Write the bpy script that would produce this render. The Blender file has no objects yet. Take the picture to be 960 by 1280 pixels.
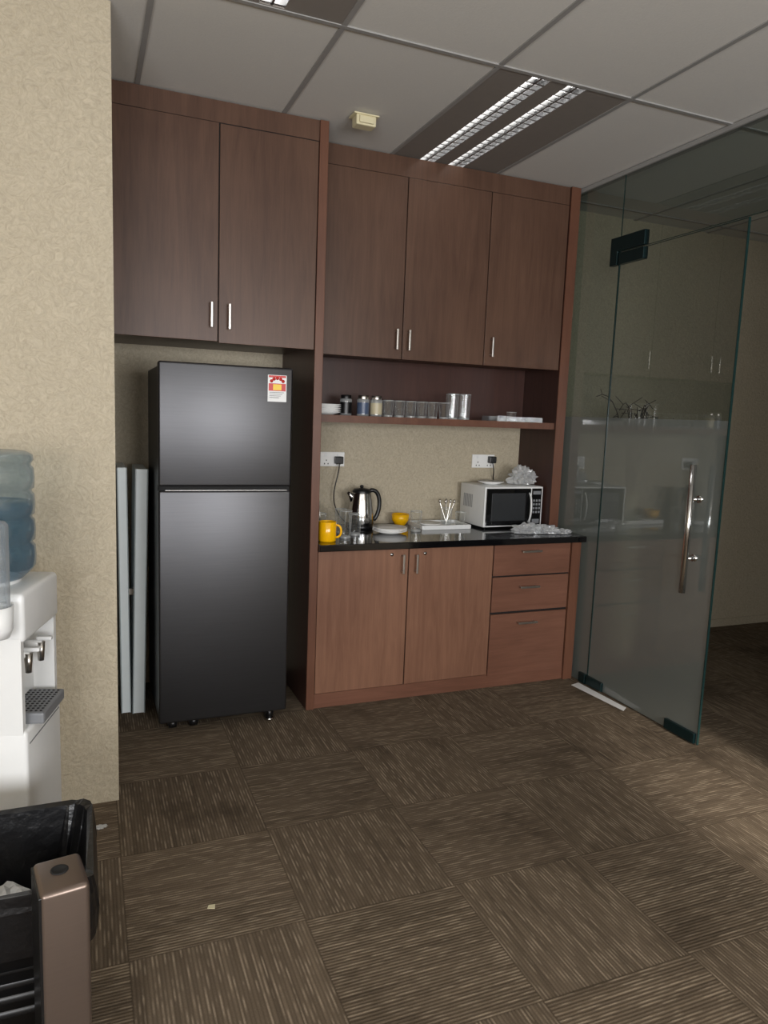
import bpy, bmesh, math, random
from mathutils import Matrix, Vector, noise
random.seed(7)
sc=bpy.context.scene
try: sc.view_settings.view_transform='Standard'
except Exception: pass

# ------------------------------------------------------------------ materials
def srgb(r,g,b):
    f=lambda c:(c/255)/12.92 if c/255<=.04045 else ((c/255+.055)/1.055)**2.4
    return (f(r),f(g),f(b),1)
def newmat(n):
    m=bpy.data.materials.new(n);m.use_nodes=True
    nt=m.node_tree;nt.nodes.clear()
    o=nt.nodes.new('ShaderNodeOutputMaterial')
    return m,nt,o
def N(nt,t,**k):
    n=nt.nodes.new(t)
    for a,b in k.items():
        if a.startswith('i_'):
            key=a[2:];n.inputs[int(key) if key.isdigit() else key.replace('_',' ')].default_value=b
        else: setattr(n,a,b)
    return n
def L(nt,a,b): nt.links.new(a,b)
def math_(nt,op,a,b=None,c=None):
    n=nt.nodes.new('ShaderNodeMath');n.operation=op
    for i,v in enumerate((a,b,c)):
        if v is None: continue
        if isinstance(v,(int,float)): n.inputs[i].default_value=v
        else: nt.links.new(v,n.inputs[i])
    return n.outputs[0]
def pbr(n,col,rough=.5,metal=0,spec=.5,emit=None,es=0,noise_amt=.06,scale=30,bump=0,stretch=None,coat=0):
    m,nt,o=newmat(n);p=N(nt,'ShaderNodeBsdfPrincipled')
    p.inputs['Roughness'].default_value=rough;p.inputs['Metallic'].default_value=metal
    p.inputs['Specular IOR Level'].default_value=spec
    p.inputs['Coat Weight'].default_value=coat
    tc=N(nt,'ShaderNodeTexCoord');mp=N(nt,'ShaderNodeMapping')
    if stretch: mp.inputs['Scale'].default_value=stretch
    L(nt,tc.outputs['Object'],mp.inputs[0])
    nz=N(nt,'ShaderNodeTexNoise');nz.inputs['Scale'].default_value=scale;nz.inputs['Detail'].default_value=4
    L(nt,mp.outputs[0],nz.inputs['Vector'])
    mx=N(nt,'ShaderNodeMix',data_type='RGBA')
    mx.inputs[6].default_value=tuple(c*(1-noise_amt) for c in col[:3])+(1,)
    mx.inputs[7].default_value=tuple(min(1,c*(1+noise_amt)) for c in col[:3])+(1,)
    L(nt,nz.outputs[0],mx.inputs[0]);L(nt,mx.outputs[2],p.inputs['Base Color'])
    if bump:
        b=N(nt,'ShaderNodeBump');b.inputs['Strength'].default_value=bump;b.inputs['Distance'].default_value=.004
        L(nt,nz.outputs[0],b.inputs['Height']);L(nt,b.outputs[0],p.inputs['Normal'])
    if emit: p.inputs['Emission Color'].default_value=emit;p.inputs['Emission Strength'].default_value=es
    L(nt,p.outputs[0],o.inputs[0]);return m

def wood(n,c1,c2,rough=.38,axis='Z'):
    m,nt,o=newmat(n);p=N(nt,'ShaderNodeBsdfPrincipled');p.inputs['Roughness'].default_value=rough
    p.inputs['Specular IOR Level'].default_value=.35
    tc=N(nt,'ShaderNodeTexCoord');mp=N(nt,'ShaderNodeMapping')
    mp.inputs['Scale'].default_value=(7,7,.55) if axis=='Z' else (.55,7,7)
    L(nt,tc.outputs['Object'],mp.inputs[0])
    a=N(nt,'ShaderNodeTexNoise',i_Scale=2.2,i_Detail=8.0,i_Roughness=.62,i_Distortion=1.2);L(nt,mp.outputs[0],a.inputs['Vector'])
    mp2=N(nt,'ShaderNodeMapping');mp2.inputs['Scale'].default_value=(60,60,3) if axis=='Z' else (3,60,60)
    L(nt,tc.outputs['Object'],mp2.inputs[0])
    b=N(nt,'ShaderNodeTexNoise',i_Scale=3.0,i_Detail=4.0);L(nt,mp2.outputs[0],b.inputs['Vector'])
    c=N(nt,'ShaderNodeTexNoise',i_Scale=1.6,i_Detail=3.0);L(nt,tc.outputs['Object'],c.inputs['Vector'])
    s=math_(nt,'MULTIPLY_ADD',a.outputs[0],.5,math_(nt,'MULTIPLY_ADD',b.outputs[0],.2,math_(nt,'MULTIPLY',c.outputs[0],.45)))
    r=N(nt,'ShaderNodeValToRGB');r.color_ramp.elements[0].position=.4;r.color_ramp.elements[1].position=.76
    r.color_ramp.elements[0].color=c1;r.color_ramp.elements[1].color=c2
    L(nt,s,r.inputs[0]);L(nt,r.outputs[0],p.inputs['Base Color'])
    L(nt,p.outputs[0],o.inputs[0]);return m

def thin(n,tint,body=(.8,.8,.8,1),body_fac=.05,edge=.35,gloss=.12,rough=.02,grazing=.6):
    """thin clear sheet/shell: tinted transparency + a little body + angle dependent gloss"""
    m,nt,o=newmat(n)
    t=N(nt,'ShaderNodeBsdfTransparent');t.inputs[0].default_value=tint
    d=N(nt,'ShaderNodeBsdfDiffuse');d.inputs[0].default_value=body
    tr=N(nt,'ShaderNodeBsdfTranslucent');tr.inputs[0].default_value=body
    dm=N(nt,'ShaderNodeMixShader');dm.inputs[0].default_value=.5;L(nt,d.outputs[0],dm.inputs[1]);L(nt,tr.outputs[0],dm.inputs[2])
    lw=N(nt,'ShaderNodeLayerWeight');lw.inputs[0].default_value=.5
    bf=math_(nt,'MULTIPLY_ADD',math_(nt,'POWER',lw.outputs['Facing'],2.0),edge,body_fac)
    m1=N(nt,'ShaderNodeMixShader');L(nt,bf,m1.inputs[0]);L(nt,t.outputs[0],m1.inputs[1]);L(nt,dm.outputs[0],m1.inputs[2])
    g=N(nt,'ShaderNodeBsdfGlossy');g.inputs['Roughness'].default_value=rough
    gf=math_(nt,'MULTIPLY_ADD',math_(nt,'POWER',lw.outputs['Facing'],4.0),grazing,gloss)
    m2=N(nt,'ShaderNodeMixShader');L(nt,gf,m2.inputs[0]);L(nt,m1.outputs[0],m2.inputs[1]);L(nt,g.outputs[0],m2.inputs[2])
    L(nt,m2.outputs[0],o.inputs[0]);return m

# carpet tiles, quarter-turned
def carpet():
    m,nt,o=newmat('carpet_tile');p=N(nt,'ShaderNodeBsdfPrincipled');p.inputs['Roughness'].default_value=.95;p.inputs['Specular IOR Level'].default_value=.1
    tc=N(nt,'ShaderNodeTexCoord');sx=N(nt,'ShaderNodeSeparateXYZ');L(nt,tc.outputs['Object'],sx.inputs[0])
    x,y=sx.outputs[0],sx.outputs[1];S=.515
    px=math_(nt,'DIVIDE',math_(nt,'SUBTRACT',x,1.121),S);py=math_(nt,'DIVIDE',math_(nt,'SUBTRACT',y,2.999),S)
    ix=math_(nt,'FLOOR',px);iy=math_(nt,'FLOOR',py)
    par=math_(nt,'FLOORED_MODULO',math_(nt,'ADD',ix,iy),2.0)
    ipar=math_(nt,'SUBTRACT',1.0,par)
    u=math_(nt,'ADD',math_(nt,'MULTIPLY',px,par),math_(nt,'MULTIPLY',py,ipar))
    v=math_(nt,'ADD',math_(nt,'MULTIPLY',y,par),math_(nt,'MULTIPLY',x,ipar))
    tid=math_(nt,'MULTIPLY_ADD',ix,3.7,math_(nt,'MULTIPLY',iy,9.1))
    ui=math_(nt,'MULTIPLY',u,46.0);uf=math_(nt,'FLOOR',ui)
    def streak(us,vs,det=1.0,off=0.0):
        c=N(nt,'ShaderNodeCombineXYZ');L(nt,math_(nt,'MULTIPLY_ADD',uf,us,off),c.inputs[0]);L(nt,math_(nt,'MULTIPLY',v,vs),c.inputs[1]);L(nt,tid,c.inputs[2])
        n=N(nt,'ShaderNodeTexNoise',i_Scale=1.0,i_Detail=det);L(nt,c.outputs[0],n.inputs['Vector']);return n.outputs[0]
    a=streak(7.31,13,1.5);b=streak(3.17,2.5,1.0,50.0)
    cf=N(nt,'ShaderNodeTexNoise',i_Scale=280.0,i_Detail=2.0);L(nt,tc.outputs['Object'],cf.inputs['Vector'])
    fr=math_(nt,'ABSOLUTE',math_(nt,'SUBTRACT',math_(nt,'FRACT',ui),.5))
    ribm=math_(nt,'SUBTRACT',1.0,math_(nt,'MULTIPLY',fr,2.0))
    r=N(nt,'ShaderNodeValToRGB');r.color_ramp.elements[0].position=.34;r.color_ramp.elements[1].position=.68
    r.color_ramp.elements[0].color=srgb(88,77,64);r.color_ramp.elements[1].color=srgb(120,106,89)
    L(nt,math_(nt,'ADD',math_(nt,'MULTIPLY',b,.6),math_(nt,'MULTIPLY',cf.outputs[0],.4)),r.inputs[0])
    dash=N(nt,'ShaderNodeMapRange');dash.inputs[1].default_value=.49;dash.inputs[2].default_value=.66
    L(nt,a,dash.inputs[0])
    wide=N(nt,'ShaderNodeMapRange');wide.inputs[1].default_value=.35;wide.inputs[2].default_value=.75;L(nt,ribm,wide.inputs[0])
    df=math_(nt,'MULTIPLY',math_(nt,'MULTIPLY',dash.outputs[0],wide.outputs[0]),math_(nt,'MULTIPLY_ADD',cf.outputs[0],1.0,.05))
    m1=N(nt,'ShaderNodeMix',data_type='RGBA');m1.inputs[7].default_value=srgb(168,152,131);L(nt,df,m1.inputs[0]);L(nt,r.outputs[0],m1.inputs[6])
    dk=math_(nt,'MULTIPLY',math_(nt,'POWER',math_(nt,'SUBTRACT',1.0,ribm),1.5),.42)
    m2=N(nt,'ShaderNodeMix',data_type='RGBA');m2.inputs[7].default_value=srgb(60,50,41);L(nt,dk,m2.inputs[0]);L(nt,m1.outputs[2],m2.inputs[6])
    st=N(nt,'ShaderNodeTexNoise',i_Scale=2.1,i_Detail=5.0,i_Roughness=.6);L(nt,tc.outputs['Object'],st.inputs['Vector'])
    sr=N(nt,'ShaderNodeMapRange');sr.inputs[1].default_value=.54;sr.inputs[2].default_value=.70;sr.inputs[4].default_value=.55;L(nt,st.outputs[0],sr.inputs[0])
    m3=N(nt,'ShaderNodeMix',data_type='RGBA');m3.inputs[7].default_value=srgb(52,43,34);L(nt,sr.outputs[0],m3.inputs[0]);L(nt,m2.outputs[2],m3.inputs[6])
    wn=N(nt,'ShaderNodeTexWhiteNoise',noise_dimensions='1D');L(nt,tid,wn.inputs['W'])
    hv=N(nt,'ShaderNodeHueSaturation');L(nt,math_(nt,'MULTIPLY_ADD',wn.outputs[0],.16,.92),hv.inputs['Value']);L(nt,m3.outputs[2],hv.inputs['Color'])
    fx=math_(nt,'ABSOLUTE',math_(nt,'SUBTRACT',math_(nt,'FRACT',px),.5));fy=math_(nt,'ABSOLUTE',math_(nt,'SUBTRACT',math_(nt,'FRACT',py),.5))
    seam=math_(nt,'GREATER_THAN',math_(nt,'MAXIMUM',fx,fy),.495)
    m4=N(nt,'ShaderNodeMix',data_type='RGBA');m4.inputs[7].default_value=srgb(50,40,30);L(nt,math_(nt,'MULTIPLY',seam,.3),m4.inputs[0]);L(nt,hv.outputs[0],m4.inputs[6])
    L(nt,m4.outputs[2],p.inputs['Base Color'])
    bp=N(nt,'ShaderNodeBump');bp.inputs['Strength'].default_value=.4;bp.inputs['Distance'].default_value=.003
    L(nt,math_(nt,'ADD',ribm,cf.outputs[0]),bp.inputs['Height']);L(nt,bp.outputs[0],p.inputs['Normal'])
    L(nt,p.outputs[0],o.inputs[0]);return m

def wallpaper():
    m,nt,o=newmat('wallpaper');p=N(nt,'ShaderNodeBsdfPrincipled');p.inputs['Roughness'].default_value=.5;p.inputs['Specular IOR Level'].default_value=.45
    tc=N(nt,'ShaderNodeTexCoord')
    a=N(nt,'ShaderNodeTexNoise',i_Scale=26.0,i_Detail=7.0,i_Roughness=.7,i_Distortion=3.0);L(nt,tc.outputs['Object'],a.inputs['Vector'])
    b=N(nt,'ShaderNodeTexVoronoi',i_Scale=55.0);L(nt,tc.outputs['Object'],b.inputs['Vector'])
    r=N(nt,'ShaderNodeValToRGB');r.color_ramp.elements[0].position=.3;r.color_ramp.elements[1].position=.7
    r.color_ramp.elements[0].color=srgb(162,151,130);r.color_ramp.elements[1].color=srgb(190,179,156)
    L(nt,a.outputs[0],r.inputs[0]);L(nt,r.outputs[0],p.inputs['Base Color'])
    bp=N(nt,'ShaderNodeBump');bp.inputs['Strength'].default_value=.6;bp.inputs['Distance'].default_value=.007
    L(nt,math_(nt,'ADD',a.outputs[0],math_(nt,'MULTIPLY',b.outputs[0],.5)),bp.inputs['Height']);L(nt,bp.outputs[0],p.inputs['Normal'])
    L(nt,p.outputs[0],o.inputs[0]);return m

M_CARPET=carpet();M_WALL=wallpaper()
M_CEIL=pbr('ceiling_tile',srgb(214,212,207),.9,spec=.1,noise_amt=.04,scale=120,bump=.15)
M_TBAR=pbr('t_bar',srgb(150,149,147),.5)
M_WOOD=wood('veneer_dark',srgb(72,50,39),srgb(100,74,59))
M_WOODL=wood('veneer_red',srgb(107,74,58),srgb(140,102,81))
M_WOODLH=wood('veneer_red_horizontal',srgb(95,63,49),srgb(125,86,69),axis='X')
M_EDGE=wood('veneer_edge',srgb(87,56,43),srgb(113,76,58))
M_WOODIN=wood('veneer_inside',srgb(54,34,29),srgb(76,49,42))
M_GAP=pbr('dark_gap',srgb(20,14,12),.8)
M_GRANITE=pbr('black_granite',srgb(14,14,16),.08,noise_amt=.6,scale=400,spec=.7)
M_STEEL=pbr('brushed_dark_steel',srgb(78,78,80),.37,metal=.88,noise_amt=.12,scale=6,stretch=(1,1,60))
M_FSIDE=pbr('fridge_side',srgb(32,33,37),.45,spec=.4)
M_BLACK=pbr('black_plastic',srgb(18,18,19),.35)
M_BLACKM=pbr('black_matte',srgb(14,14,15),.8)
M_CHROME=pbr('chrome',srgb(215,215,215),.15,metal=1,noise_amt=.02)
M_SATIN=pbr('satin_nickel',srgb(200,196,190),.28,metal=1,noise_amt=.03)
M_WHITE=pbr('white_plastic',srgb(222,223,222),.35,noise_amt=.02)
M_WHITEG=pbr('white_gloss',srgb(232,232,230),.12,noise_amt=.02)
M_PALE=pbr('pale_blue_board',srgb(232,240,241),.4,noise_amt=.03)
M_PALEE=pbr('pale_board_edge',srgb(150,160,162),.4,noise_amt=.03)
M_YEL=pbr('yellow_ceramic',srgb(240,180,10),.15,noise_amt=.02)
M_CREAM=pbr('cream_plastic',srgb(214,205,170),.45,noise_amt=.02)
M_GREY=pbr('grey_plastic',srgb(120,122,125),.5)
M_PATCH=pbr('teal_patch_metal',srgb(22,44,46),.3,metal=.5)
M_GLASS=thin('tumbler_glass',(.975,.985,.985,1),(.95,.97,.97,1),.03,.60,.06,.01,grazing=.8)
M_GLASSB=thin('tumbler_base',(.9,.93,.93,1),(.95,.97,.97,1),.45,.3,.15,.03,grazing=.5)
M_FILM=thin('plastic_film',(.93,.95,.96,1),(.93,.94,.95,1),.55,.3,.12,.15)
M_CUP=thin('cup_tube_plastic',(.85,.88,.9,1),(.62,.66,.7,1),.30,.4,.10,.12)
M_CLEAR=thin('clear_plastic',(.95,.96,.96,1),(.7,.72,.74,1),.08,.2,.08,.08)
M_BOTTLE=thin('bottle_blue',(.74,.82,.87,1),(.42,.51,.58,1),.12,.45,.07,.08)
M_WATER=thin('bottle_water',(.52,.68,.78,1),(.24,.36,.46,1),.20,.2,.04,.05)
M_WIN=thin('office_glass',(.55,.615,.585,1),(.32,.37,.35,1),.05,0,.125,.0,grazing=.7)
M_FROST=thin('frosted_film',(.46,.52,.50,1),(.30,.335,.318,1),.82,0,.14,.0,grazing=.7)
M_GEDGE=pbr('glass_edge',srgb(30,52,50),.2)
M_LED=pbr('tube_lamp',(1,1,1,1),.4,emit=(1,.98,.95,1),es=6)
M_LOUV=pbr('louver_aluminium',srgb(240,240,240),.25,metal=1,noise_amt=.02)
M_BLADE=pbr('louver_blade',srgb(140,140,140),.3,metal=.9,noise_amt=.02)
M_HOUS=pbr('troffer_panel',srgb(132,126,120),.6)
M_BRONZE=pbr('bronze_metal',srgb(118,104,95),.34,metal=.75,noise_amt=.05,scale=8,stretch=(1,1,40))
M_BAG=pbr('bin_bag',srgb(16,16,18),.3,bump=1,scale=25)
M_RED=pbr('sticker_red',srgb(196,40,34),.4);M_YELS=pbr('sticker_yellow',srgb(240,200,40),.4)
M_JAR=pbr('jar_label',srgb(70,84,110),.35);M_JARL=pbr('jar_label_light',srgb(190,180,150),.4)
M_SCRN=pbr('microwave_glass',srgb(10,10,12),.08,spec=.6);M_DARKG=pbr('mesh_window',srgb(42,44,46),.25)
M_TWIG=pbr('twig_bark',srgb(34,26,22),.8)

# ------------------------------------------------------------------ mesh builder
class B:
    def __init__(s,name): s.name=name;s.bm=bmesh.new();s.mats=[]
    def mi(s,m):
        if m not in s.mats: s.mats.append(m)
        return s.mats.index(m)
    def add(s,t,m,smooth=False,M=None):
        if M is not None: bmesh.ops.transform(t,matrix=M,verts=t.verts)
        i=s.mi(m)
        for f in t.faces: f.material_index=i;f.smooth=smooth
        me=bpy.data.meshes.new('t');t.to_mesh(me);t.free();s.bm.from_mesh(me);bpy.data.meshes.remove(me)
    def box(s,x0,x1,y0,y1,z0,z1,m,bev=0,seg=2,M=None,edges=None):
        t=bmesh.new();bmesh.ops.create_cube(t,size=1)
        bmesh.ops.transform(t,matrix=Matrix.Translation(((x0+x1)/2,(y0+y1)/2,(z0+z1)/2))@Matrix.Diagonal((x1-x0,y1-y0,z1-z0,1)),verts=t.verts)
        if bev:
            es=t.edges[:]
            if edges=='z': es=[e for e in es if abs((e.verts[0].co-e.verts[1].co).z)>1e-6]
            bmesh.ops.bevel(t,geom=es,offset=bev,segments=seg,profile=.5,affect='EDGES')
        s.add(t,m,bool(bev) and seg>2,M);return s
    def lathe(s,prof,c,m,seg=32,M=None,smooth=True):
        t=bmesh.new();rings=[]
        for r,z in prof:
            if r<1e-5: rings.append([t.verts.new((c[0],c[1],c[2]+z))])
            else: rings.append([t.verts.new((c[0]+r*math.cos(2*math.pi*i/seg),c[1]+r*math.sin(2*math.pi*i/seg),c[2]+z)) for i in range(seg)])
        for a,b in zip(rings,rings[1:]):
            for i in range(seg):
                j=(i+1)%seg
                vs=[a[i%len(a)],a[j%len(a)],b[j%len(b)],b[i%len(b)]]
                u=[]
                for v in vs:
                    if v not in u:u.append(v)
                if len(u)>2:
                    try:t.faces.new(u)
                    except ValueError:pass
        bmesh.ops.recalc_face_normals(t,faces=t.faces)
        s.add(t,m,smooth,M);return s
    def tube(s,pts,r,m,seg=12,M=None,cap=True):
        t=bmesh.new();pts=[Vector(p) for p in pts];rings=[]
        rr=r if isinstance(r,(list,tuple)) else [r]*len(pts)
        up=None
        for i,p in enumerate(pts):
            d=(pts[min(i+1,len(pts)-1)]-pts[max(i-1,0)]).normalized()
            if up is None: up=d.orthogonal().normalized()
            a=(up-d*up.dot(d)).normalized();up=a;b=d.cross(a)
            rings.append([t.verts.new(p+(a*math.cos(2*math.pi*k/seg)+b*math.sin(2*math.pi*k/seg))*rr[i]) for k in range(seg)])
        for a,b in zip(rings,rings[1:]):
            for k in range(seg): t.faces.new((a[k],a[(k+1)%seg],b[(k+1)%seg],b[k]))
        if cap: t.faces.new(rings[0][::-1]);t.faces.new(rings[-1])
        bmesh.ops.recalc_face_normals(t,faces=t.faces)
        s.add(t,m,seg>6,M);return s
    def poly(s,pts,m,th=.001,M=None):
        t=bmesh.new();f=t.faces.new([t.verts.new(p) for p in pts])
        r=bmesh.ops.extrude_face_region(t,geom=[f]);bmesh.ops.translate(t,vec=(0,0,th),verts=[v for v in r['geom'] if isinstance(v,bmesh.types.BMVert)])
        bmesh.ops.recalc_face_normals(t,faces=t.faces);s.add(t,m,False,M);return s
    def blob(s,c,sz,m,amp=.4,freq=3,seed=0,sub=4,flat=False):
        t=bmesh.new();bmesh.ops.create_icosphere(t,subdivisions=sub,radius=1)
        for v in t.verts:
            n=noise.noise(v.co*freq+Vector((seed*3.1,0,0)))+.5*noise.noise(v.co*freq*2.3+Vector((0,seed,0)))
            v.co=v.co*(1+amp*n)
            v.co=Vector((c[0]+v.co.x*sz[0],c[1]+v.co.y*sz[1],max(c[2]+v.co.z*sz[2],c[2]-sz[2]*.6)))
        s.add(t,m,not flat);return s
    def done(s,loc=(0,0,0),rz=0,parent=None):
        me=bpy.data.meshes.new(s.name);s.bm.to_mesh(me);s.bm.free()
        for m in s.mats: me.materials.append(m)
        o=bpy.data.objects.new(s.name,me);bpy.context.collection.objects.link(o)
        o.location=loc;o.rotation_euler=(0,0,rz)
        if parent: o.parent=parent
        return o

# ------------------------------------------------------------------ room dims
YB=4.14;ZC=2.923;YF=3.514;YU=3.763;XG=2.753
X0,X1,Y0=-3.0,6.6,-3.0
B('floor').box(X0,X1,Y0,YB,-.1,0,M_CARPET).done()
B('wall_back').box(X0,X1,YB,YB+.12,0,3.05,M_WALL).done()
B('wall_left').box(X0-.12,X0,Y0,YB,0,3.05,M_WALL).done()
B('wall_pillar').box(X0,.101,2.876,YB,0,ZC,M_WALL).done()
B('wall_right').box(X1,X1+.12,Y0,YB,0,3.05,M_WALL).done()
B('wall_light_blocker').box(XG,XG+.1,Y0,.95,0,ZC,M_WALL).done()  # unseen solid wall, added to keep window light out of the room beyond the glass
wf=B('wall_front')
wins=[(-2.6,-.5),(.5,2.5)];zs,zh=.95,2.25
xs=X0
for a,b in wins:
    wf.box(xs,a,Y0-.12,Y0,0,3.05,M_WALL);wf.box(a,b,Y0-.12,Y0,0,zs,M_WALL);wf.box(a,b,Y0-.12,Y0,zh,3.05,M_WALL);xs=b
wf.box(xs,X1,Y0-.12,Y0,0,3.05,M_WALL);wf.done()
for i,(a,b) in enumerate(wins):
    w=B('window_%d'%(i+1))
    for q0,q1 in ((a,a+.04),((a+b)/2-.02,(a+b)/2+.02),(b-.04,b)): w.box(q0,q1,Y0-.09,Y0-.03,zs,zh,M_WHITE)
    w.box(a,b,Y0-.09,Y0-.03,zs,zs+.04,M_WHITE);w.box(a,b,Y0-.09,Y0-.03,zh-.04,zh,M_WHITE);w.done()
B('baseboard_back').box(2.78,X1,YB-.012,YB,0,.06,M_WALL).done()

GX=.876;GS=.648;GY=2.676;GL=1.296
ce=B('ceiling');tb=B('trim_1')
lamps=[(GX+GS,GY),(GX-GS,GY-GL)]
nx0=int((X0-GX)//GS);nx1=int((X1-GX)//GS)+1;ny0=int((Y0-GY)//GL);ny1=int((YB-GY)//GL)+1
for i in range(nx0,nx1+1):
    for j in range(ny0,ny1+1):
        ax,ay=GX+i*GS,GY+j*GL;bx,by=ax+GS,ay+GL
        if any(abs(ax-lx)<.01 and abs(ay-ly)<.01 for lx,ly in lamps): continue
        ax,bx,ay,by=max(ax,X0),min(bx,X1),max(ay,Y0),min(by,YB)
        if bx-ax<.01 or by-ay<.01: continue
        ce.box(ax,bx,ay,by,ZC+.004,ZC+.02,M_CEIL)
ce.box(X0,X1,Y0,YB,ZC+.11,ZC+.13,M_CEIL)
ce.done()
for i in range(nx0,nx1+1):
    x=GX+i*GS
    if X0<x<X1: tb.box(x-.010,x+.010,Y0,YB,ZC-.001,ZC+.008,M_TBAR)
for j in range(ny0,ny1+1):
    y=GY+j*GL
    if Y0<y<YB: tb.box(X0,X1,y-.010,y+.010,ZC-.0015,ZC+.008,M_TBAR)
tb.done()
def troffer(x,y):
    b=B('ceiling_light');x1,y1=x+GS,min(y+GL,YB)
    ya,yb=y+.015,y1-.015
    S=[(x+.166,x+.252),(x+.338,x+.428)]
    z=ZC+.002;cs=[x]+[q for s_ in S for q in s_]+[x1]
    for k in (0,2,4): b.box(cs[k],cs[k+1],y,y1,z,z+.006,M_HOUS)
    for a,c in S:
        b.box(a,c,y,ya,z,z+.006,M_HOUS);b.box(a,c,yb,y1,z,z+.006,M_HOUS)
        t=bmesh.new();n=8;row=[]
        for k in range(n+1):
            q=k/n;xx=a+(c-a)*q;zz=z+.060*(1-(2*q-1)**2)**.5
            row.append((t.verts.new((xx,ya,zz)),t.verts.new((xx,yb,zz))))
        for p,q in zip(row,row[1:]): t.faces.new((p[0],p[1],q[1],q[0]))
        b.add(t,M_LOUV,True)
        b.tube([((a+c)/2,ya,z+.040),((a+c)/2,yb,z+.040)],.013,M_LED)
        yy=ya
        while yy<yb:
            b.box(a+.002,c-.002,yy,yy+.008,z+.001,z+.020,M_BLADE);yy+=.052
        b.box((a+c)/2-.004,(a+c)/2+.004,ya,yb,z+.001,z+.012,M_BLADE)
    return b.done()
for lx,ly in lamps: troffer(lx,ly)
sm=B('smoke_detector')
sm.box(1.172,1.27,3.345,3.41,ZC-.05,ZC-.004,M_CREAM,.006).box(1.185,1.255,3.335,3.345,ZC-.042,ZC-.012,M_CREAM,.003).box(1.16,1.282,3.34,3.42,ZC-.006,ZC,M_CREAM)
sm.done()

# ------------------------------------------------------------------ cabinets
def vhandle(b,x,y,z0,z1):
    b.tube([(x,y,z0+.012),(x,y-.026,z0+.012),],.004,M_SATIN,8);b.tube([(x,y,z1-.012),(x,y-.026,z1-.012)],.004,M_SATIN,8)
    b.box(x-.0055,x+.0055,y-.034,y-.025,z0,z1,M_SATIN,.002)
def hhandle(b,x0,x1,y,z):
    for x in (x0+.012,x1-.012): b.tube([(x,y,z),(x,y-.026,z)],.004,M_SATIN,8)
    b.box(x0,x1,y-.034,y-.025,z-.0055,z+.0055,M_SATIN,.002)
XP0,XP1=1.048,1.091
ZU=1.868;ZD=2.825
c=B('overhead_cabinet')
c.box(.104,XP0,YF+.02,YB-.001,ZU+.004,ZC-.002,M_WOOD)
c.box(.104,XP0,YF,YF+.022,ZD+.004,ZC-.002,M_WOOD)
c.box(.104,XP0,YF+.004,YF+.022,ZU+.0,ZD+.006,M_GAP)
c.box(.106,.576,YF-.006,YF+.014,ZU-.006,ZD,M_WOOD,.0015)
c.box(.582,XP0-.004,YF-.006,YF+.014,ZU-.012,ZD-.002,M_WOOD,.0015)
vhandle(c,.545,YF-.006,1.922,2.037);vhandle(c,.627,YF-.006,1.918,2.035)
# full-height end panel between fridge bay and counter
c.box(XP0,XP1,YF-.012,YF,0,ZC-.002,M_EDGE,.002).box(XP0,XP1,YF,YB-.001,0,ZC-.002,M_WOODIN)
c.done()
c=B('overhead_cabinet')
XR0,XR1=2.664,2.728
c.box(XP1,XR0,YU+.02,YB-.001,ZU+.004,ZC-.002,M_WOOD)
c.box(XP1,XR0,YU,YU+.022,ZD-.004,ZC-.002,M_WOOD)
c.box(XP1,XR0,YU+.006,YU+.022,ZU,ZD,M_GAP)
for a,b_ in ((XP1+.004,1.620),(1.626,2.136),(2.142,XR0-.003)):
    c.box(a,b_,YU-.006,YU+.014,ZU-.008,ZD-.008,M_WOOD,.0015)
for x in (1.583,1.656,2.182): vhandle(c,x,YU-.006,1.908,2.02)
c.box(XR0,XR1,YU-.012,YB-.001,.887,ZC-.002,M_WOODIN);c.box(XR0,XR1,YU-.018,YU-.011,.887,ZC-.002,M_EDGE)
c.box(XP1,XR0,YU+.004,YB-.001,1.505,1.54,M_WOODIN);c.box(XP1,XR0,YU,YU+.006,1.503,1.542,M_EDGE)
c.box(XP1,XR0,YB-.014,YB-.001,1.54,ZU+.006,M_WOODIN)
c.done()
c=B('base_cabinet')
c.box(XP1,XR0,YF+.02,YB-.001,0,.848,M_WOODIN)
c.box(XP1,XR0,YF+.001,YF+.022,0,.078,M_WOODLH)
c.box(XP1,XR0,YF+.008,YF+.022,.078,.848,M_GAP)
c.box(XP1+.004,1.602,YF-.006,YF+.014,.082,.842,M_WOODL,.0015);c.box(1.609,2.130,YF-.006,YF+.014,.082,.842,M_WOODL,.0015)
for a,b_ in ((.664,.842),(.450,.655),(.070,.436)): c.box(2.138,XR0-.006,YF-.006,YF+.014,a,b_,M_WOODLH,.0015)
c.box(XR0,XR1,YF-.014,YB-.001,0,.848,M_EDGE)
vhandle(c,1.565,YF-.006,.712,.817);vhandle(c,1.645,YF-.006,.710,.814)
for z in (.805,.595,.382): hhandle(c,2.31,2.44,YF-.006,z)
for x in (1.504,1.70): c.tube([(x,YF-.004,.815),(x,YF-.012,.815)],.009,M_CHROME,16)
c.done()
B('countertop').box(XP1+.001,2.742,YF-.045,YB-.001,.849,.885,M_GRANITE,.004).done()

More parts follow.
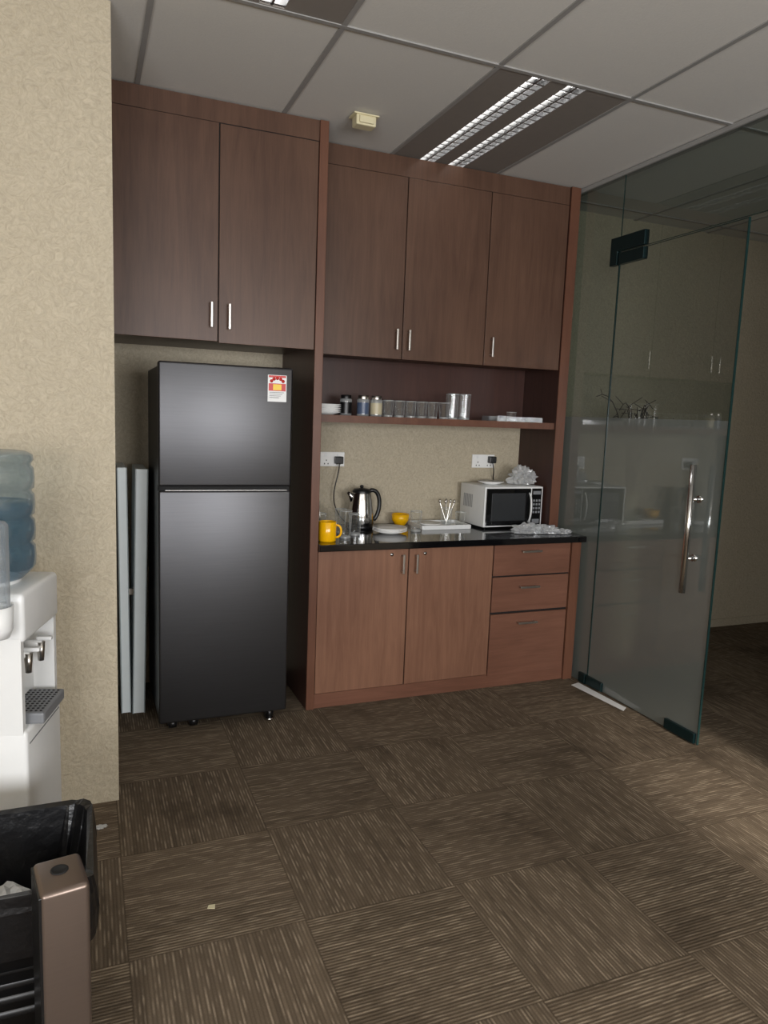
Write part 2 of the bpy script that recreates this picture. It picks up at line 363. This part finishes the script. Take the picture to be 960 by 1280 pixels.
# ------------------------------------------------------------------ fridge
f=B('refrigerator')
fx0,fx1,fy=.301,.916,3.406
f.box(fx0+.004,fx1-.004,fy+.06,4.03,.055,1.735,M_FSIDE,.006)
f.box(fx0,fx1,fy,fy+.058,1.192,1.753,M_STEEL,.010,4);f.box(fx0,fx1,fy,fy+.058,.060,1.172,M_STEEL,.010,4)
f.box(fx0+.006,fx1-.006,fy+.012,fy+.062,1.16,1.20,M_BLACKM)
f.box(fx0+.003,fx1-.003,fy+.02,fy+.0605,.075,1.74,M_BLACKM)
f.box(fx0+.03,fx1-.02,fy+.001,fy+.02,1.172,1.1755,M_CHROME)
f.box(fx0+.01,fx0+.09,fy+.02,fy+.12,1.735,1.752,M_FSIDE,.004);f.box(fx1-.09,fx1-.01,fy+.02,fy+.12,1.735,1.755,M_FSIDE,.004)
f.box(fx0+.02,fx1-.02,fy+.08,4.0,.03,.06,M_BLACKM)
for x in (fx0+.07,fx0+.17,fx1-.07):
    f.tube([(x-.018,fy+.09,.022),(x+.018,fy+.09,.022)],.022,M_BLACK,16);f.box(x-.022,x+.022,fy+.075,fy+.105,.02,.058,M_BLACK)
f.tube([(fx1-.075,fy+.045,0),(fx1-.075,fy+.045,.06)],.012,M_BLACK,12);f.tube([(fx1-.075,fy+.045,0),(fx1-.075,fy+.045,.012)],.02,M_CHROME,16)
sx0,sx1,sz0,sz1=.794,.884,1.594,1.718;e=fy-.0008
f.box(sx0,sx1,e,fy+.002,sz0,sz1,M_WHITE)
f.box(sx0+.004,sx1-.004,e-.0006,fy,sz0+.05,sz0+.085,M_RED);f.box(sx0+.004,sx1-.004,e-.0006,fy,sz0+.002,sz0+.024,M_WHITE)
f.box(sx0+.025,sx1-.025,e-.0012,fy,sz0+.054,sz0+.081,M_YELS)
f.box(sx0+.004,sx1-.004,e-.0006,fy,sz1-.012,sz1-.002,M_RED)
for k in range(5):
    a=math.radians(150-30*k);cx,cz=(sx0+sx1)/2+.032*math.cos(a),sz0+.083+.026*math.sin(a)
    f.tube([(cx,e-.0014,cz),(cx,fy,cz)],.008,M_RED,10)
for k in range(4): f.box(sx0+.008,sx1-.012-.008*k,e-.0006,fy,sz0+.042-.008*k,sz0+.0445-.008*k,M_GREY)
f.done()

# ------------------------------------------------------------------ folded table beside fridge
b=B('folding_table')
T=Matrix.Translation((.176,3.74,0))@Matrix.Rotation(math.radians(-.5),4,'Y')
b.box(-.026,.016,0,.33,.0,1.25,M_PALE,.003,M=T)
b.box(-.029,-.024,-.004,.33,.0,1.25,M_PALEE,M=T);b.box(.014,.018,-.004,.02,.0,1.25,M_PALEE,M=T)
T=Matrix.Translation((.226,3.72,0))@Matrix.Rotation(math.radians(1.0),4,'Y')
b.box(-.024,.030,0,.33,.0,1.245,M_PALE,.003,M=T)
b.box(-.027,-.022,-.004,.02,.0,1.245,M_PALEE,M=T);b.box(.028,.033,-.004,.02,.0,1.245,M_PALEE,M=T)
b.box(.16,.25,3.80,3.84,.60,.63,M_SATIN)
b.done()

# ------------------------------------------------------------------ glass partition + door
def sheet(g,y0,y1,z0,z1,m):
    t=bmesh.new();t.faces.new([t.verts.new(p) for p in ((XG,y0,z0),(XG,y0,z1),(XG,y1,z1),(XG,y1,z0))]);g.add(t,m)
FZ=1.585;YD0,YD1,ZDR=2.527,3.380,2.488
g=B('glass_partition')
sheet(g,3.386,YB,.0,FZ,M_FROST);sheet(g,3.386,YB,FZ,ZC,M_WIN);sheet(g,.95,3.386,2.494,ZC,M_WIN)
g.box(XG-.003,XG+.003,3.384,3.386,0,ZC,M_GEDGE);g.box(XG-.004,XG+.004,.95,3.386,2.492,2.495,M_GEDGE)
g.box(XG-.012,XG+.012,.95,YB,ZC-.022,ZC-.001,M_TBAR)
g.done()
g=B('door_1')
sheet(g,YD0,YD1,.008,FZ,M_FROST);sheet(g,YD0,YD1,FZ,ZDR,M_WIN)
g.box(XG-.006,XG+.006,YD0-.002,YD0+.002,.008,ZDR,M_GEDGE);g.box(XG-.004,XG+.004,YD1-.002,YD1,.008,ZDR,M_GEDGE)
g.box(XG-.004,XG+.004,YD0,YD1,ZDR-.003,ZDR,M_GEDGE)
g.box(XG-.016,XG+.016,3.18,3.378,2.425,2.487,M_PATCH,.003)
g.box(XG-.016,XG+.016,3.24,3.378,.008,.060,M_PATCH,.003);g.box(XG-.016,XG+.016,2.54,2.74,.008,.060,M_PATCH,.003)
hx,hy=XG-.062,2.655
g.tube([(hx,hy,.745),(hx,hy,1.372)],.0155,M_CHROME,20);g.tube([(XG+.062,hy,.745),(XG+.062,hy,1.372)],.0155,M_CHROME,20)
for z in (.915,1.205): g.tube([(hx,hy,z),(XG+.062,hy,z)],.009,M_CHROME,12);g.tube([(XG-.01,hy,z),(XG+.01,hy,z)],.018,M_CHROME,16)
g.done()
g=B('trim_2')
g.box(XG-.016,XG+.016,3.390,3.45,2.425,2.575,M_PATCH,.003);g.box(XG-.016,XG+.016,3.18,3.395,2.497,2.575,M_PATCH,.003)
g.box(XG-.016,XG+.016,3.390,3.45,.0,.060,M_PATCH,.003)
g.done()
B('white_floor_strip').poly([(2.655,3.40,.001),(2.72,3.42,.001),(2.738,3.02,.001),(2.695,2.99,.001)],M_WHITE,.002).done()  # thin white strip on the floor along the glass door

# ------------------------------------------------------------------ wall sockets with plugs/cords
def socket(x0,x1,z0,z1,px,pz,cord):
    b=B('wall_socket')
    b.box(x0,x1,YB-.012,YB-.0005,z0,z1,M_WHITEG,.003)
    w=(x1-x0)/2
    for k in range(2):
        cx=x0+w*(k+.5)
        b.box(cx-.012,cx+.002,YB-.016,YB-.01,z1-.026,z1-.008,M_WHITE,.001)
        for dx,dz in ((0,.004),(-.011,-.016),(.011,-.016)): b.box(cx+dx-.003,cx+dx+.003,YB-.0125,YB-.011,z0+.028+dz,z0+.036+dz,M_BLACKM)
    b.box(px-.024,px+.024,YB-.05,YB-.013,pz-.022,pz+.022,M_BLACK,.005)
    b.tube(cord,.0035,M_BLACK,8)
    b.done()
def bez(P,n=24):
    out=[]
    for i in range(n+1):
        t=i/n;pts=[Vector(p) for p in P]
        while len(pts)>1: pts=[a.lerp(b_,t) for a,b_ in zip(pts,pts[1:])]
        out.append(pts[0])
    return out
socket(1.285,1.437,1.236,1.322,1.395,1.275,bez([(1.395,4.10,1.26),(1.39,4.06,1.15),(1.30,4.10,1.05),(1.40,4.10,.93),(1.46,4.10,.892)]))
socket(2.31,2.475,1.236,1.322,2.445,1.290,bez([(2.445,4.10,1.27),(2.45,4.07,1.2),(2.46,4.12,1.18),(2.47,4.12,1.16)]))

# ------------------------------------------------------------------ counter items
ZT=.885
def tumbler(b,x,y,z,r=.033,h=.11,tw=.85,seg=24):
    b.lathe([(r*tw,.010),(r,h)],(x,y,z),M_GLASS,seg)
    b.lathe([(0,0),(r*tw-.001,0),(r*tw,.002),(r*tw,.012),(0,.011)],(x,y,z),M_GLASSB,seg)
    b.lathe([(r+.0008,h-.003),(r+.0008,h),(r-.0018,h),(r-.0018,h-.003),(r+.0008,h-.003)],(x,y,z),M_GLASSB,seg)
def mug(name,x,y,z,r,h,m,ang,inner=None):
    b=B(name)
    b.lathe([(0,0),(r*.92,0),(r,.008),(r,h-.002),(r-.002,h),(r-.005,h-.002),(r-.006,.012),(0,.010)],(0,0,0),m,28)
    b.tube(bez([(r-.002,0,h*.82),(r+.035,0,h*.9),(r+.035,0,h*.15),(r-.002,0,h*.22)],12),.006,m,8)
    if inner: b.lathe([(0,h*.8),(r-.006,h*.8)],(0,0,0),inner,20)
    b.done((x,y,z),ang)
mug('yellow_mug',1.165,3.585,ZT,.047,.105,M_YEL,math.radians(-25),M_BLACKM)
b=B('drinking_glass');tumbler(b,1.175,3.75,ZT,.034,.125);b.tube([(1.18,3.75,ZT+.01),(1.165,3.745,ZT+.19)],.003,M_SATIN,8);b.done()
b=B('drinking_glass');tumbler(b,1.290,3.66,ZT,.036,.15);b.done()
b=B('drinking_glass');tumbler(b,1.375,3.74,ZT,.036,.12);b.done()
b=B('drinking_glass');tumbler(b,1.31,3.80,ZT,.033,.14);b.done()
k=B('electric_kettle')
k.lathe([(0,0),(.078,0),(.080,.012),(.076,.02),(0,.02)],(0,0,0),M_BLACK,32)
k.lathe([(0,.021),(.074,.021),(.077,.03),(.073,.09),(.064,.16),(.056,.205),(.054,.212),(0,.212)],(0,0,0),M_CHROME,40)
k.lathe([(.055,.210),(.055,.220),(.045,.232),(0,.238)],(0,0,0),M_BLACK,32)
k.lathe([(0,.238),(.010,.238),(.012,.248),(.006,.254),(0,.255)],(0,0,0),M_BLACK,16)
k.tube([(-.048,0,.165),(-.068,0,.195),(-.085,0,.212)],[.022,.015,.009],M_CHROME,14)
k.tube(bez([(.045,0,.218),(.105,0,.25),(.13,0,.16),(.115,0,.08),(.078,0,.045)],16),.0125,M_BLACK,12)
k.done((1.50,3.985,ZT),math.radians(-5))
def plate(b,x,y,z,r,m=M_WHITEG,M=None):
    b.lathe([(0,0),(r*.55,0),(r*.6,.004),(r,.017),(r-.002,.020),(r*.58,.007),(0,.005)],(x,y,z),m,40,M)
b=B('plate_stack')
for i in range(3): plate(b,1.60,3.775,ZT+.008*i,.10)
b.done()
b=B('yellow_bowl');b.lathe([(0,0),(.028,0),(.032,.006),(.052,.035),(.054,.072),(.051,.072),(.048,.036),(.028,.012),(0,.010)],(1.775,4.03,ZT),M_YEL,32);b.done()
b=B('drinking_glass');tumbler(b,1.775,3.80,ZT,.034,.12);b.done()
b=B('serving_tray')
b.box(1.84,2.16,3.84,4.05,ZT,ZT+.008,M_WHITE,.003)
for q in ((1.84,2.16,3.835,3.845),(1.84,2.16,4.045,4.055),(1.835,1.845,3.84,4.05),(2.155,2.165,3.84,4.05)): b.box(*q,ZT,ZT+.026,M_WHITE,.003)
plate(b,1.93,3.94,ZT+.009,.075)
tumbler(b,2.07,3.99,ZT+.009,.036,.10);tumbler(b,2.115,3.89,ZT+.009,.032,.09)
for i,(dx,dy) in enumerate(((-.04,.02),(-.02,-.02),(.03,.01),(.045,-.01),(.01,.03))):
    b.tube([(2.07,3.99,ZT+.02),(2.07+dx,3.99+dy,ZT+.145)],.002,M_SATIN,6);b.lathe([(0,-.016),(.007,-.008),(.008,.004),(0,.014)],(2.07+dx,3.99+dy,ZT+.152),M_SATIN,10)
b.done()
w,d,h=.425,.29,.262
m=B('microwave_oven')
m.box(0,w,.012,d,.012,h,M_WHITE,.006,3)
for x in (.04,w-.04):
    for y in (.05,d-.05): m.lathe([(0,0),(.014,0),(.014,.014),(0,.014)],(x,y,0),M_BLACK,12)
m.box(0,w,0,.016,.014,h-.002,M_WHITE,.004)
m.box(.012,.335,-.004,.004,.022,h-.012,M_SCRN,.004);m.box(.05,.295,-.0055,-.003,.05,h-.04,M_DARKG,.002)
m.box(.342,w-.01,-.003,.004,.022,h-.012,M_SCRN,.002)
m.box(.350,w-.018,-.0045,0,h-.05,h-.028,M_GREY,.001)
for r_ in range(4):
    for q in range(3): m.box(.352+q*.021,.366+q*.021,-.0045,0,.095+r_*.024,.109+r_*.024,M_GREY,.001)
m.box(.352,w-.02,-.0055,0,.030,.058,M_GREY,.002)
m.tube(bez([(.322,-.004,.04),(.322,-.04,.06),(.322,-.04,h-.07),(.322,-.004,h-.04)],12),.006,M_WHITE,10)
for k_ in range(8): m.box(-.001,.002,.14+k_*.014,.146+k_*.014,.12,.20,M_GREY)
m.done((2.222,3.795,ZT),math.radians(2))
b=B('plate');plate(b,2.35,3.95,ZT+h+.001,.085);b.done()
b=B('plastic_bag');b.blob((2.555,3.91,ZT+h+.045),(.075,.07,.065),M_FILM,.55,2.6,3,4,True);b.done()
b=B('plastic_bag')
b.blob((2.42,3.625,ZT+.024),(.085,.05,.034),M_FILM,.6,2.8,5,4,True);b.blob((2.54,3.60,ZT+.022),(.07,.04,.030),M_FILM,.6,3.2,8,4,True);b.blob((2.64,3.585,ZT+.012),(.06,.035,.016),M_FILM,.6,3.2,11,4,True);b.done()

# ------------------------------------------------------------------ shelf items
ZS=1.541
b=B('plate_stack')
for i in range(5): plate(b,1.232,3.90,ZS+.010*i,.092)
b.done()
for x,y,lab in ((1.366,3.93,M_BLACK),(1.440,3.85,M_JAR),(1.515,3.84,M_JARL)):
    b=B('food_jar');b.lathe([(0,0),(.032,0),(.034,.006),(.034,.012)],(x,y,ZS),M_GLASSB,24)
    b.lathe([(.034,.012),(.0345,.075)],(x,y,ZS),lab,24);b.lathe([(.034,.075),(.034,.09),(.027,.097)],(x,y,ZS),M_GLASSB,24)
    b.lathe([(.029,.092),(.030,.095),(.030,.112),(.027,.115),(0,.115)],(x,y,ZS),M_SATIN if lab is not M_BLACK else M_BLACK,24)
    b.lathe([(0,.01),(.031,.01),(.031,.07),(0,.07)],(x,y,ZS),M_BLACKM,16);b.done()
b=B('drinking_glasses')
for i in range(6):
    tumbler(b,1.590+i*.070,3.84,ZS,.031,.095,.8,24)
    if i<5: tumbler(b,1.625+i*.070,3.95,ZS,.031,.095,.8,24)
for x,y in ((2.005,3.85),(2.085,3.85),(2.045,3.95),(2.12,3.95)): tumbler(b,x,y,ZS,.033,.15,.85,24)
b.done()
b=B('plastic_tray')
b.box(2.28,2.60,3.80,3.98,ZS,ZS+.003,M_CLEAR)
for q in ((2.28,2.60,3.80,3.802),(2.28,2.60,3.978,3.98),(2.28,2.282,3.80,3.98),(2.598,2.60,3.80,3.98)): b.box(*q,ZS,ZS+.03,M_CLEAR)
tumbler(b,2.44,3.90,ZS+.004,.03,.055);b.lathe([(0,.0),(.022,0),(.024,.03),(0,.03)],(2.36,3.88,ZS+.005),M_GREY,20);b.done()

# ------------------------------------------------------------------ water dispenser (front = +x local)
d=B('water_dispenser')
H=.155
d.box(-H,H,-H,H,.02,.60,M_WHITE,.012,3);d.box(-H,H-.075,-H,H,.58,.90,M_WHITE,.012,3);d.box(-H,H,-H,H,.865,1.01,M_WHITE,.014,3)
d.box(-H,H-.01,-H,-H+.022,.59,.88,M_WHITE);d.box(-H,H-.01,H-.022,H,.59,.88,M_WHITE)
d.box(-H+.01,H-.01,-H+.01,H-.01,.0,.03,M_GREY)
d.box(H-.08,H+.03,-.10,.10,.60,.635,M_GREY,.006)
for i in range(7):
    for j in range(10): d.tube([(H-.068+i*.014,-.081+j*.018,.6352),(H-.068+i*.014,-.081+j*.018,.6362)],.0042,M_BLACKM,8)
d.box(H+.0295,H+.0305,-.09,.09,.605,.63,M_GREY)
for y in (-.055,.055):
    d.tube([(H-.08,y,.80),(H-.02,y,.80)],.012,M_WHITE,12);d.tube([(H-.025,y,.805),(H-.025,y,.745)],[.013,.009],M_SATIN,12)
    d.box(H-.035,H+.01,y-.012,y+.012,.812,.824,M_WHITE,.003)
for i in range(9): d.box(-.09,.02,-H-.001,-H+.003,.66+i*.016,.666+i*.016,M_GREY)
d.box(H-.002,H+.001,-H+.02,H-.02,.555,.559,M_GREY)
d.box(-.05,.10,-H-.001,-H+.002,.10,.102,M_GREY)
d.lathe([(.09,1.005),(.095,1.02),(.07,1.03),(0,1.03)],(0,0,0),M_WHITE,32)
d.box(.07,.13,-H-.03,-H,.93,.99,M_WHITE,.004)
d.lathe([(.0,.90),(.034,.90),(.044,.925),(.046,.99),(.042,.99),(.040,.93),(0,.91)],(.10,-H-.052,0),M_WHITE,24)
d.lathe([(.038,.95),(.038,1.215),(.030,1.225),(0,1.228)],(.10,-H-.052,0),M_CUP,24)
disp=d.done((-.28,2.42,0),math.radians(-15))
b=B('water_bottle')
prof=[(.0,.0),(.04,.0),(.10,.022),(.128,.05)]
zz=.06
for i in range(4):
    prof+=[(.134,zz),(.136,zz+.03),(.134,zz+.058),(.127,zz+.066),(.127,zz+.074)];zz+=.078
prof+=[(.134,.378),(.132,.392),(.115,.402),(0,.404)]
b.lathe(prof,(0,0,0),M_BOTTLE,48)
b.lathe([(r*.97,z) for r,z in prof if z<.24]+[(.125,.25),(0,.25)],(0,0,.001),M_WATER,40)
b.done((0,0,1.0),parent=disp)

# ------------------------------------------------------------------ bin with bag
b=B('trash_bin')
def ring(x0,x1,y0,y1,z,r=.05,n=5,jit=0):
    out=[]
    for cx,cy,a0 in ((x1-r,y1-r,0),(x0+r,y1-r,90),(x0+r,y0+r,180),(x1-r,y0+r,270)):
        for i in range(n+1):
            a=math.radians(a0+90*i/n);out.append(Vector((cx+r*math.cos(a)+random.uniform(-jit,jit),cy+r*math.sin(a)+random.uniform(-jit,jit),z+random.uniform(-jit,jit))))
    return out
def loft(b,rings,m,smooth=True,closeb=True):
    t=bmesh.new();R=[[t.verts.new(v) for v in r] for r in rings];n=len(R[0])
    for p,q in zip(R,R[1:]):
        for i in range(n): t.faces.new((p[i],p[(i+1)%n],q[(i+1)%n],q[i]))
    if closeb: t.faces.new(R[0][::-1])
    b.add(t,m,smooth)
bx=(-.42,.0,1.60,1.97)
def grow(g): return (bx[0]-g,bx[1]+g,bx[2]-g,bx[3]+g)
loft(b,[ring(*grow(-.05),0),ring(*grow(-.006),.48),ring(*grow(0),.485),ring(*grow(0),.50)],M_BLACK)
for z in (.20,.235,.27,.305,.34): loft(b,[ring(*grow(-.028),z,.05),ring(*grow(-.018),z+.01),ring(*grow(-.026),z+.02)],M_BLACK,closeb=False)
loft(b,[ring(*grow(.006),.36,.05,8,.004),ring(*grow(.010),.42,.05,8,.004),ring(*grow(.008),.47,.05,8,.003),ring(*grow(.004),.508,.05,8,.003),ring(*grow(-.012),.505,.05,8,.003),ring(*grow(-.03),.40,.05,8,.006),ring(*grow(-.05),.27,.05,8,.008),ring(*grow(-.08),.24,.05,8,.01)][::-1],M_BAG,False)
b.blob((-.20,1.83,.33),(.06,.05,.05),M_WHITE,.5,3,4,3,True);b.blob((-.25,1.76,.34),(.05,.05,.04),M_JARL,.5,3,6,3,True);b.blob((-.28,1.86,.33),(.06,.05,.045),M_GREY,.5,3,9,3,True)
b.done()
b=B('ashtray_stand')
b.box(-.044,.046,-.060,.060,.0,.62,M_BRONZE,.010,4)
b.box(-.0470,-.036,-.056,.058,.01,.612,M_BLACK,.001)
b.box(-.052,.052,-.064,.064,.0,.02,M_BLACK,.004)
b.lathe([(.017,.6195),(.017,.6215),(.013,.6215),(.012,.6205),(0,.6205)],(-.0,.01,0),M_BLACKM,24)
b.done((-.060,1.475,0),math.radians(10))

b=B('candy_wrapper');b.blob((.028,2.69,.006),(.022,.014,.006),M_FILM,.5,3,2,3,True);b.done()
b=B('paper_scrap');b.poly([(.33,2.118,.001),(.352,2.11,.001),(.356,2.13,.001),(.336,2.132,.001)],M_CREAM,.002);b.done()

# dried branches in a tall floor vase, in the room beyond the glass
b=B('dried_branch_vase')
vx,vy=3.30,3.78
b.lathe([(0,0),(.09,0),(.12,.10),(.13,.40),(.09,.85),(.06,1.05),(.075,1.10),(.06,1.10),(.05,1.04),(0,1.0)],(vx,vy,0),M_CREAM,28)
for i in range(26):
    a=random.uniform(0,2*math.pi);l=random.uniform(.50,.74);sp=random.uniform(.08,.30)
    p=[(vx,vy,1.02),(vx+math.cos(a)*sp*.2,vy+math.sin(a)*sp*.15,1.02+l*.6),(vx+math.cos(a)*sp*.6,vy+math.sin(a)*sp*.35,1.04+l*1.08),(vx+math.cos(a)*sp*1.3,vy+math.sin(a)*sp*.5,1.02+l*random.uniform(.80,1.0))]
    q=bez(p,10);b.tube(q,[.005-.0003*k for k in range(11)],M_TWIG,6)
    for k in (5,7,9):
        o_=q[k];b.tube([o_,o_+Vector((random.uniform(-.08,.08),random.uniform(-.05,.05),random.uniform(-.02,.06)))],.002,M_TWIG,5)
b.done()

# ------------------------------------------------------------------ lights
def area(n,loc,rot,sx,sy,e,col):
    l=bpy.data.lights.new(n,'AREA');l.shape='RECTANGLE';l.size=sx;l.size_y=sy;l.energy=e;l.color=col
    o=bpy.data.objects.new(n,l);bpy.context.collection.objects.link(o);o.location=loc;o.rotation_euler=rot;return o
for i,((a,b_),e) in enumerate(zip(wins,(148,142))):
    area('window_daylight',((a+b_)/2,Y0+.30,(zs+zh)/2),(math.radians(108),0,0),b_-a-.1,zh-zs-.1,e,(.985,.985,1))
s=bpy.data.lights.new('sunbeam','SPOT');s.energy=1700;s.color=(1,.93,.84);s.spot_size=math.radians(13);s.spot_blend=1;s.shadow_soft_size=.12
so=bpy.data.objects.new('sunbeam',s);bpy.context.collection.objects.link(so);so.location=(2.3,-2.6,2.3)
so.rotation_euler=(Vector((2.60,1.88,0))-so.location).to_track_quat('-Z','Y').to_euler()
wd=bpy.data.worlds.new('World');sc.world=wd;wd.use_nodes=True
wd.node_tree.nodes['Background'].inputs[0].default_value=(.8,.9,1,1);wd.node_tree.nodes['Background'].inputs[1].default_value=1.0

# ------------------------------------------------------------------ camera
cd=bpy.data.cameras.new('camera');cd.sensor_fit='VERTICAL';cd.sensor_height=36;cd.lens=36*907.6/1280;cd.clip_start=.02
co=bpy.data.objects.new('camera',cd);bpy.context.collection.objects.link(co)
r1=Vector((.92541,-.37705,.03813)).normalized();r3=Vector((.37869,.91609,-.13191)).normalized();r2=r3.cross(r1)
r2n=-r2 if r2.z<0 else r2
Mx=Matrix((r1,r2n,-r3)).transposed().to_4x4();Mx.translation=(0,0,1.55);co.matrix_world=Mx
sc.camera=co
